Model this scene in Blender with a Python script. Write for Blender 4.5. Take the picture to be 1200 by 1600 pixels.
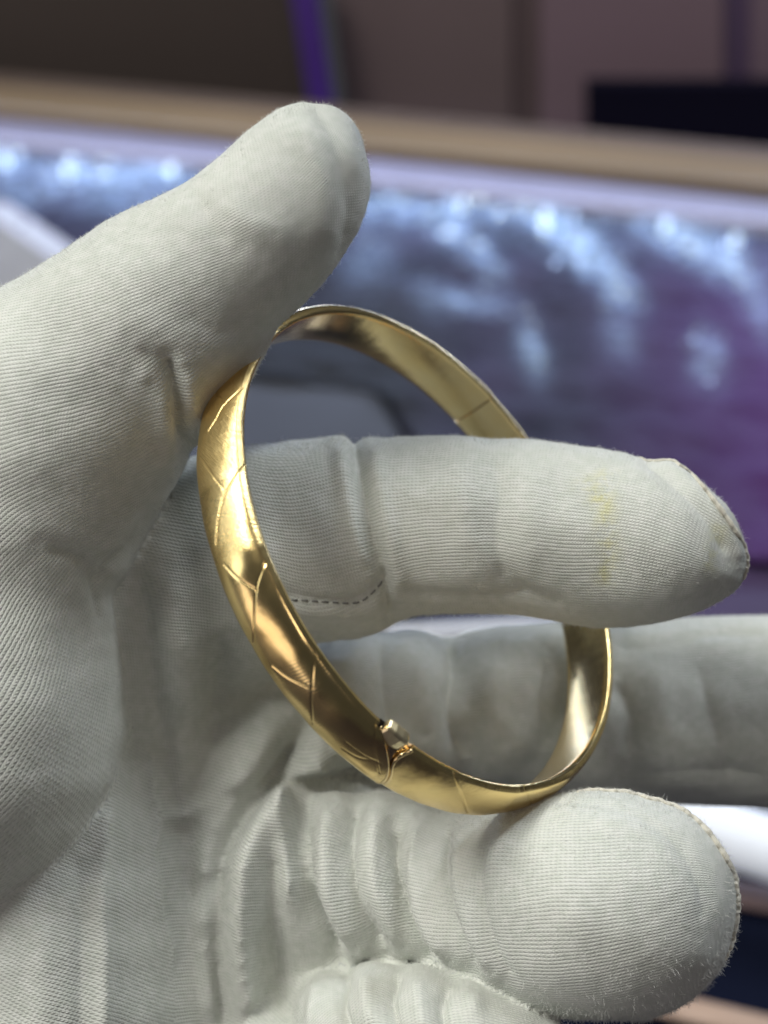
import bpy, math, random
import numpy as np
from mathutils import Matrix, Vector
random.seed(7); rng = np.random.default_rng(7)
for o in list(bpy.data.objects): bpy.data.objects.remove(o)
S = bpy.context.scene; COL = S.collection
R = math.radians

# ------------------------------------------------------------------ camera
F = 2404.0                       # focal length in photograph pixels
CAM_LOC = Vector((0, 0, 0.32)); PITCH = 35
CM = Matrix.Translation(CAM_LOC) @ Matrix.Rotation(R(90 - PITCH), 4, 'X')
cd = bpy.data.cameras.new('camera'); cam = bpy.data.objects.new('camera', cd); COL.objects.link(cam)
cam.matrix_world = CM
cd.sensor_fit = 'VERTICAL'; cd.sensor_height = 24; cd.sensor_width = 18; cd.lens = 24 * F / 1600
cd.clip_start = 0.01; cd.clip_end = 20
cd.dof.use_dof = True; cd.dof.focus_distance = 0.160; cd.dof.aperture_fstop = cd.lens / 2.9
S.camera = cam
S.render.resolution_x = 768; S.render.resolution_y = 1024
S.view_settings.view_transform = 'Standard'; S.view_settings.look = 'None'
S.view_settings.exposure = 0; S.view_settings.gamma = 1

# ------------------------------------------------------------------ ambient, lamps of the shop and added fill lights
W = bpy.data.worlds.new('World'); S.world = W; W.use_nodes = True
bg = W.node_tree.nodes['Background']; bg.inputs[0].default_value = (0.62, 0.66, 0.74, 1); bg.inputs[1].default_value = 0.065

def area(name, loc, target, sx, sy, power, col):
    l = bpy.data.lights.new(name, 'AREA'); l.shape = 'RECTANGLE'; l.size = sx; l.size_y = sy
    l.energy = power; l.color = col
    o = bpy.data.objects.new(name, l); COL.objects.link(o); o.location = loc
    o.rotation_euler = (Vector(target) - Vector(loc)).to_track_quat('-Z', 'Y').to_euler()
    return o
HC = (0, 0.14, 0.22)
area('ceiling_lamp', (-0.58, 0.12, 1.15), HC, 0.60, 0.36, 13.0, (1.0, 0.975, 0.90))
area('side_fill', (-1.35, -0.05, 0.55), HC, 0.5, 0.8, 2.6, (0.95, 0.98, 1.0))  # unseen soft fill added at the left to brighten the gold's reflections
area('ceiling_lamp', (0.75, 0.75, 1.35), HC, 0.25, 0.9, 12.5, (0.90, 0.95, 1.0))
area('ceiling_lamp', (0.30, -0.65, 1.05), HC, 0.30, 0.30, 1.3, (1.0, 0.86, 0.80))

area('low_warm_fill', (-0.75, -0.42, 0.10), HC, 0.6, 0.35, 1.0, (1.0, 0.86, 0.82))  # unseen low warm fill, added to lift the gold's lower front

# ------------------------------------------------------------------ helpers
def L2W(p):                       # hand frame, millimetres (x right, y up, z towards the viewer) -> world metres
    p = np.asarray(p, float); M = np.array(CM)
    return (p * 0.001) @ M[:3, :3].T + M[:3, 3]
def P(px, py, d): return np.array([(px - 600) / F * d, -(py - 800) / F * d, -d])
def onplane(px, py, z=0.0):       # point of a horizontal plane seen at a photograph pixel
    d = np.array(CM)[:3, :3] @ np.array([(px - 600) / F, -(py - 800) / F, -1.0])
    t = (z - CAM_LOC.z) / d[2]
    return Vector(np.array(CAM_LOC) + d * t)
def tag(o, label=None, cat=None, group=None, kind=None):
    if label: o['label'] = label
    if cat: o['category'] = cat
    if group: o['group'] = group
    if kind: o['kind'] = kind
    return o
def empty(name, loc):
    o = bpy.data.objects.new(name, None); COL.objects.link(o); o.location = loc; o.empty_display_size = 0.01; return o
def mesh_obj(name, v, f, mat, parent=None, smooth=True, origin=None):
    me = bpy.data.meshes.new(name)
    v = np.asarray(v, float)
    if parent is not None: v = v - np.array(parent.location)
    elif origin is not None: v = v - np.array(origin)
    if isinstance(f, np.ndarray):
        n, k = f.shape
        me.vertices.add(len(v)); me.vertices.foreach_set('co', v.astype(np.float32).ravel())
        me.loops.add(n * k); me.loops.foreach_set('vertex_index', f.astype(np.int32).ravel())
        me.polygons.add(n); me.polygons.foreach_set('loop_start', np.arange(0, n * k, k, dtype=np.int32))
        me.update(calc_edges=True)
    else:
        me.from_pydata([tuple(q) for q in v], [], f); me.update()
    if smooth: me.polygons.foreach_set('use_smooth', np.ones(len(me.polygons), bool))
    me.materials.append(mat)
    o = bpy.data.objects.new(name, me); COL.objects.link(o)
    if parent is not None: o.parent = parent
    elif origin is not None: o.location = origin
    return o
def sines_(v, wl, n, seed):
    r_ = np.random.default_rng(seed); s_ = np.zeros(len(v))
    for _ in range(n):
        k_ = r_.normal(size=3); k_ /= np.linalg.norm(k_); s_ += np.sin(v @ (k_ * 2 * np.pi / (wl * r_.uniform(.6, 1.6))) + r_.uniform(0, 6.28))
    return s_ / math.sqrt(n)
class NT:
    def __init__(s, name):
        s.m = bpy.data.materials.new(name); s.m.use_nodes = True; s.t = s.m.node_tree
        s.b = s.t.nodes['Principled BSDF']
    def n(s, typ, **kw):
        nd = s.t.nodes.new(typ)
        for k, v in kw.items(): setattr(nd, k, v)
        return nd
    def l(s, a, b): s.t.links.new(a, b)
    def math(s, op, a, b=None, c=None):
        nd = s.n('ShaderNodeMath', operation=op)
        for i, x in enumerate((a, b, c)):
            if x is None: continue
            if isinstance(x, (int, float)): nd.inputs[i].default_value = x
            else: s.l(x, nd.inputs[i])
        return nd.outputs[0]
    def attr(s, name, out='Fac'):
        return s.n('ShaderNodeAttribute', attribute_name=name).outputs[out]
    def noise(s, vec, scale, detail=3, rough=.5):
        nd = s.n('ShaderNodeTexNoise'); nd.inputs['Scale'].default_value = scale
        nd.inputs['Detail'].default_value = detail; nd.inputs['Roughness'].default_value = rough
        if vec is not None: s.l(vec, nd.inputs['Vector'])
        return nd.outputs['Fac']
    def mix(s, fac, a, b):
        nd = s.n('ShaderNodeMix', data_type='RGBA')
        for i, x in ((0, fac), (6, a), (7, b)):
            if isinstance(x, (int, float)): nd.inputs[i].default_value = x
            elif isinstance(x, tuple): nd.inputs[i].default_value = x + (1,)
            else: s.l(x, nd.inputs[i])
        return nd.outputs[2]
    def ramp(s, fac, lo, hi):
        nd = s.n('ShaderNodeMapRange'); nd.inputs[1].default_value = lo; nd.inputs[2].default_value = hi
        s.l(fac, nd.inputs[0]); return nd.outputs[0]
    def bump(s, h, dist, strength=1.0, prev=None):
        nd = s.n('ShaderNodeBump'); nd.inputs['Distance'].default_value = dist; nd.inputs['Strength'].default_value = strength
        s.l(h, nd.inputs['Height'])
        if prev is not None: s.l(prev, nd.inputs['Normal'])
        return nd.outputs[0]
def plain(name, col, rough=.5, metal=0, spec=.5, emit=None, es=0, var=.12, scale=60, coat=0):
    k = NT(name); co = k.n('ShaderNodeTexCoord').outputs['Object']
    f = k.noise(co, scale, 4)
    c = k.mix(f, tuple(x * (1 - var) for x in col), tuple(min(1, x * (1 + var)) for x in col))
    k.l(c, k.b.inputs['Base Color'])
    k.b.inputs['Roughness'].default_value = rough; k.b.inputs['Metallic'].default_value = metal
    k.b.inputs['Specular IOR Level'].default_value = spec; k.b.inputs['Coat Weight'].default_value = coat
    if emit: k.b.inputs['Emission Color'].default_value = emit + (1,); k.b.inputs['Emission Strength'].default_value = es
    return k.m

# ------------------------------------------------------------------ materials
def knit_material():
    k = NT('knit_fabric')
    uv = k.n('ShaderNodeUVMap', uv_map='knit').outputs[0]
    obj = k.n('ShaderNodeTexCoord').outputs['Object']
    wn = k.n('ShaderNodeTexNoise'); wn.inputs['Scale'].default_value = 420; wn.inputs['Detail'].default_value = 2; k.l(obj, wn.inputs['Vector'])
    wv = k.n('ShaderNodeVectorMath', operation='MULTIPLY_ADD'); k.l(wn.outputs['Color'], wv.inputs[0])
    wv.inputs[1].default_value = (0.26, 0.26, 0); k.l(uv, wv.inputs[2])
    wn2 = k.n('ShaderNodeTexNoise'); wn2.inputs['Scale'].default_value = 70; wn2.inputs['Detail'].default_value = 1; k.l(obj, wn2.inputs['Vector'])
    wv2 = k.n('ShaderNodeVectorMath', operation='MULTIPLY_ADD'); k.l(wn2.outputs['Color'], wv2.inputs[0])
    wv2.inputs[1].default_value = (1.3, 1.3, 0); k.l(wv.outputs[0], wv2.inputs[2])
    sx = k.n('ShaderNodeSeparateXYZ'); k.l(wv2.outputs[0], sx.inputs[0])
    fu = k.math('FRACT', k.math('DIVIDE', sx.outputs[0], 0.37))
    a = k.math('MULTIPLY', k.math('ABSOLUTE', k.math('SUBTRACT', fu, 0.5)), 2)          # 0 mid-wale, 1 between wales
    rib = k.math('SUBTRACT', 1, k.math('MULTIPLY', k.math('POWER', a, 2.2), k.math('MULTIPLY_ADD', k.noise(obj, 55, 2), .9, .35)))
    ph = k.math('ADD', k.math('DIVIDE', sx.outputs[1], 0.37), k.math('MULTIPLY', a, 0.62))
    st = k.math('MULTIPLY_ADD', k.math('SINE', k.math('MULTIPLY', ph, 2 * math.pi)), 0.5, 0.5)
    h = k.math('MULTIPLY', rib, k.math('MULTIPLY_ADD', st, 0.42, 0.58))
    fine = k.noise(obj, 3800, 2)
    h2 = k.math('MULTIPLY_ADD', fine, 0.45, h)
    b0 = k.bump(k.noise(obj, 210, 3, .55), 0.0011, 0.13)
    b1 = k.bump(h2, 0.00020, 0.54, b0)
    k.l(b1, k.b.inputs['Normal'])
    big = k.ramp(k.noise(obj, 75, 4, .6), .3, .7)
    c = k.mix(big, (0.535, 0.57, 0.515), (0.61, 0.64, 0.58))
    c = k.mix(k.ramp(k.noise(obj, 900, 3), .35, .75), c, (0.66, 0.675, 0.635))
    gap = k.ramp(h, 0.0, 0.40)
    c = k.mix(gap, (0.30, 0.32, 0.33), c)                                              # shade in the gaps between stitches, put into the colour
    c = k.mix(k.math('MULTIPLY', k.attr('brown_tint'), k.ramp(k.noise(obj, 160, 4), .25, .7)), c, (0.36, 0.31, 0.25))
    c = k.mix(k.math('MULTIPLY', k.attr('stain'), k.ramp(k.noise(obj, 420, 4, .7), .40, .60)), c, (0.60, 0.58, 0.22))
    k.l(c, k.b.inputs['Base Color'])
    k.b.inputs['Roughness'].default_value = 0.62; k.b.inputs['Specular IOR Level'].default_value = 0.35
    k.b.inputs['Sheen Weight'].default_value = 0.22; k.b.inputs['Sheen Roughness'].default_value = 0.4
    return k.m
KNIT = knit_material()
SEAM = plain('seam_yarn', (0.60, 0.58, 0.50), .85, var=.25, scale=900)
THREAD = plain('stitch_thread', (0.22, 0.225, 0.215), .8, var=.2, scale=900)
FUZZ = plain('cotton_fuzz', (0.66, 0.67, 0.64), .8, scale=200)

def gold_material(name, base, rough, tint_noise=True):
    k = NT(name); obj = k.n('ShaderNodeTexCoord').outputs['Object']
    uv = k.n('ShaderNodeUVMap', uv_map='band').outputs[0]
    k.b.inputs['Metallic'].default_value = 1
    br = k.attr('brush'); rb = k.attr('ribbed')
    c = k.mix(k.ramp(k.noise(obj, 130, 4, .6), .3, .7), base, tuple(x * y for x, y in zip(base, (1.0, .93, .80))))
    k.l(c, k.b.inputs['Base Color'])
    sx = k.n('ShaderNodeSeparateXYZ'); k.l(uv, sx.inputs[0])
    # satin scratches, slanting one way
    cb = k.n('ShaderNodeCombineXYZ')
    k.l(k.math('MULTIPLY_ADD', sx.outputs[1], 5.5, k.math('MULTIPLY', sx.outputs[0], 4.2)), cb.inputs[0])
    k.l(k.math('MULTIPLY_ADD', sx.outputs[1], -.35, k.math('MULTIPLY', sx.outputs[0], .45)), cb.inputs[1])
    scr = k.noise(cb.outputs[0], 1.3, 3, .6)
    ribs = k.math('SINE', k.math('MULTIPLY', k.math('ADD', sx.outputs[0], k.math('MULTIPLY', sx.outputs[1], .15)), 2 * math.pi / 0.34))
    h = k.math('ADD', k.math('MULTIPLY', scr, k.math('MULTIPLY', br, 2.0)), k.math('MULTIPLY', ribs, k.math('MULTIPLY', rb, .05)))
    dent = k.noise(obj, 420, 2)
    b0 = k.bump(dent, 0.00016, 0.3)
    b1 = k.bump(h, 0.00010, 0.55, b0)
    k.l(b1, k.b.inputs['Normal'])
    r = k.math('ADD', k.math('MULTIPLY_ADD', br, 0.13, rough), k.math('MULTIPLY', k.noise(obj, 700, 4, .7), 0.10))
    k.l(r, k.b.inputs['Roughness'])
    return k.m
GOLD = gold_material('gold_outside', (0.92, 0.72, 0.34), 0.16)
GOLD_IN = gold_material('gold_inside', (0.88, 0.69, 0.35), 0.13)
GOLD_RED = gold_material('gold_clasp', (0.86, 0.68, 0.38), 0.16)
BLACK = plain('slot_shade_black', (0.010, 0.008, 0.006), .9, spec=.03)  # flat black standing for the shade inside the slot
TAB = gold_material('gold_tab', (0.97, 0.86, 0.58), 0.30)

# ================================================================== BACKGROUND: the shop counter
CTR = plain('counter_laminate', (0.012, 0.010, 0.022), .5, var=.4, scale=14)
def slab(name, pts, z0, z1, mat, parent=None, bev=0.0):
    n = len(pts); c = Vector((sum(p[0] for p in pts) / n, sum(p[1] for p in pts) / n, z0))
    v = [(p[0], p[1], z0) for p in pts] + [(p[0], p[1], z1) for p in pts]
    f = [list(range(n))[::-1], list(range(n, 2 * n))] + [[i, (i + 1) % n, n + (i + 1) % n, n + i] for i in range(n)]
    o = mesh_obj(name, v, f, mat, parent, smooth=False, origin=None if parent is not None else c)
    if bev:
        b = o.modifiers.new('bevel', 'BEVEL'); b.width = bev; b.segments = 3
    return o
ra, rb_ = onplane(-80, 216, 0.0), onplane(1280, 364, 0.0)
dx = (rb_ - ra).normalized(); dn = Vector((-dx.y, dx.x, 0))
if dn.y < 0: dn = -dn
def rail_pts(off0, off1, ext=0.25):
    a = ra - dx * ext; b = rb_ + dx * ext
    return [a + dn * off0, b + dn * off0, b + dn * off1, a + dn * off1]
tag(slab('counter_top', [(-1.2, -0.4), (1.2, -0.4), tuple(ra + dx * 1.0)[:2], tuple(ra - dx * .4)[:2]], -0.03, 0.0, CTR), 'dark violet glossy counter top, far out of focus', None, None, 'structure')
WOOD = plain('tan_ledge', (0.150, 0.102, 0.056), .40, var=.18, scale=9)
OLIVE = plain('ledge_face_shade', (0.10, 0.085, 0.055), .6)  # shade on the ledge's front face, put into a darker olive
t = empty('counter_ledge', ra + dn * 0.03); tag(t, 'tan ledge running across behind the glint-painted cloth, blurred', 'ledge')
slab('ledge_board', rail_pts(0.0, 0.034), 0.010, 0.022, WOOD, t, .003)
slab('ledge_backboard', rail_pts(0.0345, 0.055), 0.004, 0.020, plain('dark_backboard', (0.075, 0.050, 0.036), .6), t, .002)
slab('ledge_face', rail_pts(0.004, 0.05), -0.002, 0.0095, OLIVE, t)
LED = plain('led_strip', (0.17, 0.16, 0.21), .6, emit=(0.62, 0.58, 0.86), es=0.04)
t = empty('light_strip', ra - dn * 0.01); tag(t, 'pale lilac light strip along the foot of the tan ledge', 'light strip')
slab('diffuser', rail_pts(-0.026, -0.002), 0.011, 0.0145, LED, t)
slab('channel', rail_pts(-0.030, -0.0265), 0.010, 0.0155, plain('strip_channel', (0.45, 0.42, 0.5), .4), t)
# panels of the cabinet behind the ledge
PB = ra.y + 0.14
def vpanel(name, px0, px1, col, label, cat, top=-60, bot=330, yoff=0.0, rough=.6, px0b=None, px1b=None, emit=None, es=0, thick=.02, parent=None):
    def q(px, py):
        d = np.array(CM)[:3, :3] @ np.array([(px - 600) / F, -(py - 800) / F, -1.0]); tt = (PB + yoff) / d[1]
        return Vector(np.array(CAM_LOC) + d * tt)
    px0b = px0 if px0b is None else px0b; px1b = px1 if px1b is None else px1b
    c4 = [q(px0b, bot), q(px1b, bot), q(px1, top), q(px0, top)]
    v = [tuple(c) for c in c4] + [(c.x, c.y + thick, c.z) for c in c4]
    f = [[0, 1, 2, 3], [7, 6, 5, 4], [0, 4, 5, 1], [1, 5, 6, 2], [2, 6, 7, 3], [3, 7, 4, 0]]
    o = mesh_obj(name, v, f, plain(name + '_paint', col, rough, var=.1, scale=3, emit=emit, es=es), parent, False, None if parent is not None else (c4[0] + c4[1]) / 2)
    if cat: tag(o, label, cat)
    elif label: o['label'] = label
    return o
cb = empty('cabinet', (0, PB, 0.0)); tag(cb, 'brown and mauve cabinet front behind the counter ledge, blurred', 'cabinet')
vpanel('side_panel', -300, 448, (0.055, 0.040, 0.034), 'dark brown panel', None, px1b=548, yoff=.00, parent=cb)
vpanel('door_panel', 510, 800, (0.15, 0.108, 0.112), 'taupe brown door panel', None, px0b=560, yoff=.004, parent=cb)
vpanel('frame_post', 800, 845, (0.115, 0.080, 0.085), 'darker upright between the panels', None, yoff=.008, parent=cb)
vpanel('door_panel', 845, 1130, (0.20, 0.135, 0.165), 'mauve door panel', None, yoff=.004, parent=cb)
vpanel('frame_post', 1130, 1175, (0.10, 0.065, 0.13), 'violet upright at the far right', None, yoff=.008, parent=cb)
vpanel('door_panel', 1175, 1500, (0.19, 0.13, 0.17), None, None, yoff=.004, parent=cb)
vpanel('light_tube', 446, 486, (0.06, 0.02, 0.20), 'violet glowing upright strip between the brown panels', 'light tube', px0b=512, px1b=545, yoff=-.035, emit=(0.07, 0.012, 0.26), es=0.03, thick=.015)
vpanel('black_box', 918, 1420, (0.006, 0.005, 0.014), 'black box standing behind the ledge at the right', 'box', top=132, bot=360, yoff=-.03, thick=.012, rough=.95)
bpy.data.materials['black_box_paint'].node_tree.nodes['Principled BSDF'].inputs['Specular IOR Level'].default_value = .08

# pads and trays on the counter
def padpx(name, px, z0, z1, mat, label, cat, bev=.002):
    o = slab(name, [onplane(x, y, z1) for x, y in px][::-1], z0, z1, mat, None, bev)
    return tag(o, label, cat)
padpx('grey_pad', [(180, 560), (560, 540), (665, 760), (640, 1000), (120, 1000)], 0.001, 0.006, plain('grey_felt', (0.040, 0.043, 0.054), .8, var=.75, scale=11), 'dark grey pad seen through the ring of the bangle', 'pad')
padpx('purple_glow_cloth', [(720, 560), (900, 500), (1330, 500), (1400, 1230), (980, 1230), (860, 800)], 0.001, 0.004, plain('purple_glow_velvet', (0.032, 0.016, 0.056), .7, var=.75, scale=11), 'cloth on the counter right of the bangle, purple glow in its colour', 'cloth')  # purple glow over the counter put into the cloth's colour
# white edged tray at the left
o1, o2 = [(-160, 300), (0, 305), (150, 405), (60, 640), (-160, 640)], [(-160, 335), (-12, 340), (105, 420), (30, 610), (-160, 610)]
t = empty('display_tray', onplane(-60, 470)); tag(t, 'taupe tray with a white border, far left behind the thumb', 'tray')
slab('tray_border', [onplane(x, y, .010) for x, y in o1][::-1], 0.001, 0.010, plain('white_border', (0.36, 0.355, 0.375), .5), t, .002)
slab('tray_lining', [onplane(x, y, .012) for x, y in o2][::-1], 0.0105, 0.012, plain('taupe_lining', (0.17, 0.155, 0.135), .7), t)
# lower right: white rounded tray rim, brown and beige strips on dark navy
def bar(name, p0, p1, r, mat, label, cat, z=.01, squash=1.0):
    a, b = onplane(*p0, z), onplane(*p1, z); d = (b - a).normalized(); s = Vector((-d.y, d.x, 0)); v = []; f = []
    K = 20
    for i, q in enumerate((a, a + (b - a) * .33, a + (b - a) * .66, b)):
        for j in range(K):
            w = 2 * math.pi * j / K; v.append(q + s * r * math.cos(w) + Vector((0, 0, r * squash * math.sin(w))))
    for i in range(3):
        for j in range(K): f.append([i * K + j, i * K + (j + 1) % K, (i + 1) * K + (j + 1) % K, (i + 1) * K + j])
    f.append(list(range(K))[::-1]); f.append([3 * K + j for j in range(K)])
    o = mesh_obj(name, [tuple(q) for q in v], f, mat, None, True, (a + b) / 2)
    return tag(o, label, cat)
bar('tray_rim', (880, 1222), (1500, 1420), .0082, plain('glowing_white', (0.80, 0.85, 0.94), .3, var=.04, coat=.4, emit=(.8, .88, 1.), es=.18), 'thick faintly glowing white rim behind the lower fingertip at the right edge', 'tray rim', z=.030)  # glow added to the rim's surface to make it bright
bar('white_bar', (600, 992), (880, 976), .0022, plain('white_bar_paint', (0.75, 0.78, 0.85), .4), 'short white bar standing in for glints in the slit between the two straight fingers', 'bar', z=.012)  # bar added to give bright glints between the fingers
padpx('navy_mat', [(760, 1180), (1600, 1330), (1600, 1900), (700, 1900)], 0.0045, 0.0075, plain('navy_mat', (0.005, 0.007, 0.018), .95, spec=.05), 'dark navy mat below the white rim at lower right', 'mat')
bar('wooden_slat', (1000, 1368), (1500, 1460), .0045, plain('brown_slat', (0.13, 0.085, 0.085), .5), 'thin dull brown slat on the navy mat', 'slat', z=.012, squash=.35)
bar('wooden_slat', (980, 1555), (1500, 1680), .0036, plain('beige_slat', (0.42, 0.30, 0.235), .5), 'pale beige slat at the bottom right corner', 'slat', z=.012, squash=.5)

# cloth with bright glints and haze painted into its colour, loose stones on it
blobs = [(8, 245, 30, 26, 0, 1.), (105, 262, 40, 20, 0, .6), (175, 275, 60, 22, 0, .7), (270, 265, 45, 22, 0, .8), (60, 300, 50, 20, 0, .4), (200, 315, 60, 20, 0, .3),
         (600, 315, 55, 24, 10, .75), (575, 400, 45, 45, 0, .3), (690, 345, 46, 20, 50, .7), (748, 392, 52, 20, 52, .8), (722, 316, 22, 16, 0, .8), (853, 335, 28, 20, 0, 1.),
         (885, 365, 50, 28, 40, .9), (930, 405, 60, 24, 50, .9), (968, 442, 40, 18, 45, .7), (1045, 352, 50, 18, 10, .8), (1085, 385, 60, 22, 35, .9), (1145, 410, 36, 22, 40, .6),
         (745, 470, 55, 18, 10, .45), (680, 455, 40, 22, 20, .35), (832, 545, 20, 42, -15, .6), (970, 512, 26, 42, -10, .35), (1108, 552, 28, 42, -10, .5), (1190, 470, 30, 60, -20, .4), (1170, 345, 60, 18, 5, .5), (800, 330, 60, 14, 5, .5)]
def painted_glint(px, py):  # strength of the painted glints and of the haze below the strip
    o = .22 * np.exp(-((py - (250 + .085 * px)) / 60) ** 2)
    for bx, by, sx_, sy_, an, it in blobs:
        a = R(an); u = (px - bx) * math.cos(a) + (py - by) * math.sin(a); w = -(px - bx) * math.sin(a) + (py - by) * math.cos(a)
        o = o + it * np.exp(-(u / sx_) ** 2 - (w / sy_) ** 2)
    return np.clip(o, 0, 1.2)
def glint_cloth_material():
    k = NT('glint_painted_cloth'); obj = k.n('ShaderNodeTexCoord').outputs['Object']; a = k.attr('painted_glint')
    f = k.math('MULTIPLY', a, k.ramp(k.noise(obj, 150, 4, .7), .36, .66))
    vi = k.attr('violet')  # magenta glow at the right tinted into the cloth colour
    dark = k.mix(k.ramp(k.noise(obj, 26, 4), .3, .7), (0.010, 0.009, 0.018), (0.034, 0.028, 0.055)); dark = k.mix(k.attr('grey'), dark, (0.016, 0.017, 0.021)); dark = k.mix(vi, dark, (0.065, 0.018, 0.105))
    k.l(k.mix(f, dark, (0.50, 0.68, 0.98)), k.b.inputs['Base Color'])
    k.b.inputs['Roughness'].default_value = .55; k.b.inputs['Specular IOR Level'].default_value = .12; k.l(k.bump(k.noise(obj, 120, 4, .6), .004, .6), k.b.inputs['Normal']); return k.m
nx, ny = 240, 110
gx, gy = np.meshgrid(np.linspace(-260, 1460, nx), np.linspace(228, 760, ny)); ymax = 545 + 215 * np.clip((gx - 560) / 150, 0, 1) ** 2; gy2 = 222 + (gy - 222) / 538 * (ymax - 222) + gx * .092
pl = np.array([tuple(onplane(x, y, .010)) for x, y in zip(gx.ravel(), gy2.ravel())]); sp_ = painted_glint(gx.ravel(), gy2.ravel())
pl[:, 2] = .009 + .0014 * sines_(pl * 1000, 22, 9, 21) + .0009 * sines_(pl * 1000, 8, 9, 22) * (.4 + sp_)
idx = np.arange(nx * ny).reshape(ny, nx); q4 = np.stack([idx[:-1, :-1], idx[1:, :-1], idx[1:, 1:], idx[:-1, 1:]], 2).reshape(-1, 4)
o = mesh_obj('glint_cloth', pl, q4, glint_cloth_material(), None, True, tuple(onplane(600, 450, 0.0)))
for nm, a in (('painted_glint', sp_), ('grey', np.clip((740 - gx.ravel()) / 120, 0, 1) * np.clip((gy2.ravel() - 380) / 120, 0, 1)), ('violet', np.clip((gx.ravel() - 900) / 380, 0, 1) * np.clip((gy2.ravel() - 330) / 160, 0, 1))):
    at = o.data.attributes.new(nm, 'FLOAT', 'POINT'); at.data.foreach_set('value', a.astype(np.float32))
sd = o.modifiers.new('thickness', 'SOLIDIFY'); sd.thickness = .0008; sd.offset = -1
tag(o, 'dark cloth with blue white glints painted in, spread behind the hand up to the light strip', 'cloth')
cx_ = rng.uniform(-240, 1440, 26000); cy_ = rng.uniform(228, 640, 26000) + cx_ * .092
keep = rng.uniform(0, 1, len(cx_)) < painted_glint(cx_, cy_) ** 1.7 * .42; cx_, cy_ = cx_[keep], cy_[keep]
sv = []; sf = []
for x, y in zip(cx_, cy_):
    c = np.array(onplane(x, y, .0115)); r_ = rng.uniform(.0006, .0015); q = rng.normal(size=(3, 3)); q, _ = np.linalg.qr(q)
    b = len(sv)
    for sgn_ in (1, -1):
        for a in range(3): sv.append(c + q[a] * r_ * sgn_)
    sf += [[b + i_ for i_ in t3] for t3 in ((0, 1, 2), (0, 2, 4), (0, 4, 5), (0, 5, 1), (3, 2, 1), (3, 4, 2), (3, 5, 4), (3, 1, 5))]
st_m = plain('clear_stone', (0.62, 0.74, 0.92), .14, metal=.55, var=.3, scale=300)
o = mesh_obj('loose_stones', sv, sf, st_m, None, False, tuple(onplane(600, 400, 0.0))); tag(o, 'countless small clear stones glittering on the dark cloth', 'stones', kind='stuff')
# tiny LED points along the strip
for px, py, lb in [(8, 245, 'blue white bead light at the left edge of the picture under the ledge'), (105, 262, 'dim bead light second from the left edge'), (268, 262, 'bead light just left of the thumb, over its slope'),
                   (722, 316, 'round bead light under the strip, nearest right of the thumb tip'), (853, 336, 'brightest bead light above the glint-painted cloth, middle of the right half'),
                   (1040, 350, 'bead light right of the brightest one'), (1150, 372, 'bead light nearest the right edge of the picture')]:
    c = onplane(px, py, .014)
    a = np.linspace(0, 2 * np.pi, 10, endpoint=False); v = [(c.x, c.y, c.z + .0022)]; f = []
    for j, (rr, zz) in enumerate(((.0014, .0016), (.0021, 0), (.0021, -.011))):
        v += [(c.x + rr * math.cos(w), c.y + rr * math.sin(w), c.z + zz) for w in a]
    for j in range(10): f.append([0, 1 + j, 1 + (j + 1) % 10])
    for r_ in range(2):
        for j in range(10): f.append([1 + r_ * 10 + j, 11 + r_ * 10 + j, 11 + r_ * 10 + (j + 1) % 10, 1 + r_ * 10 + (j + 1) % 10])
    f.append([21 + j for j in range(10)])
    o = mesh_obj('light_bead', v, f, bpy.data.materials.get('bead_glow') or plain('bead_glow', (.7, .8, .9), .3, emit=(0.55, 0.75, 1.0), es=0.9), None, True, (c.x, c.y, 0.0))
    tag(o, lb, 'bead light', 'bead lights under the ledge')
# case lighting along the strip (the lit strip of the photograph)
a_ = (ra + rb_) / 2 + Vector((0.05, 0.02, .16))
area('case_lamp', a_, (a_.x, a_.y - .16, 0), 1.2, .02, 2.6, (0.58, 0.70, 1.0))

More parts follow.
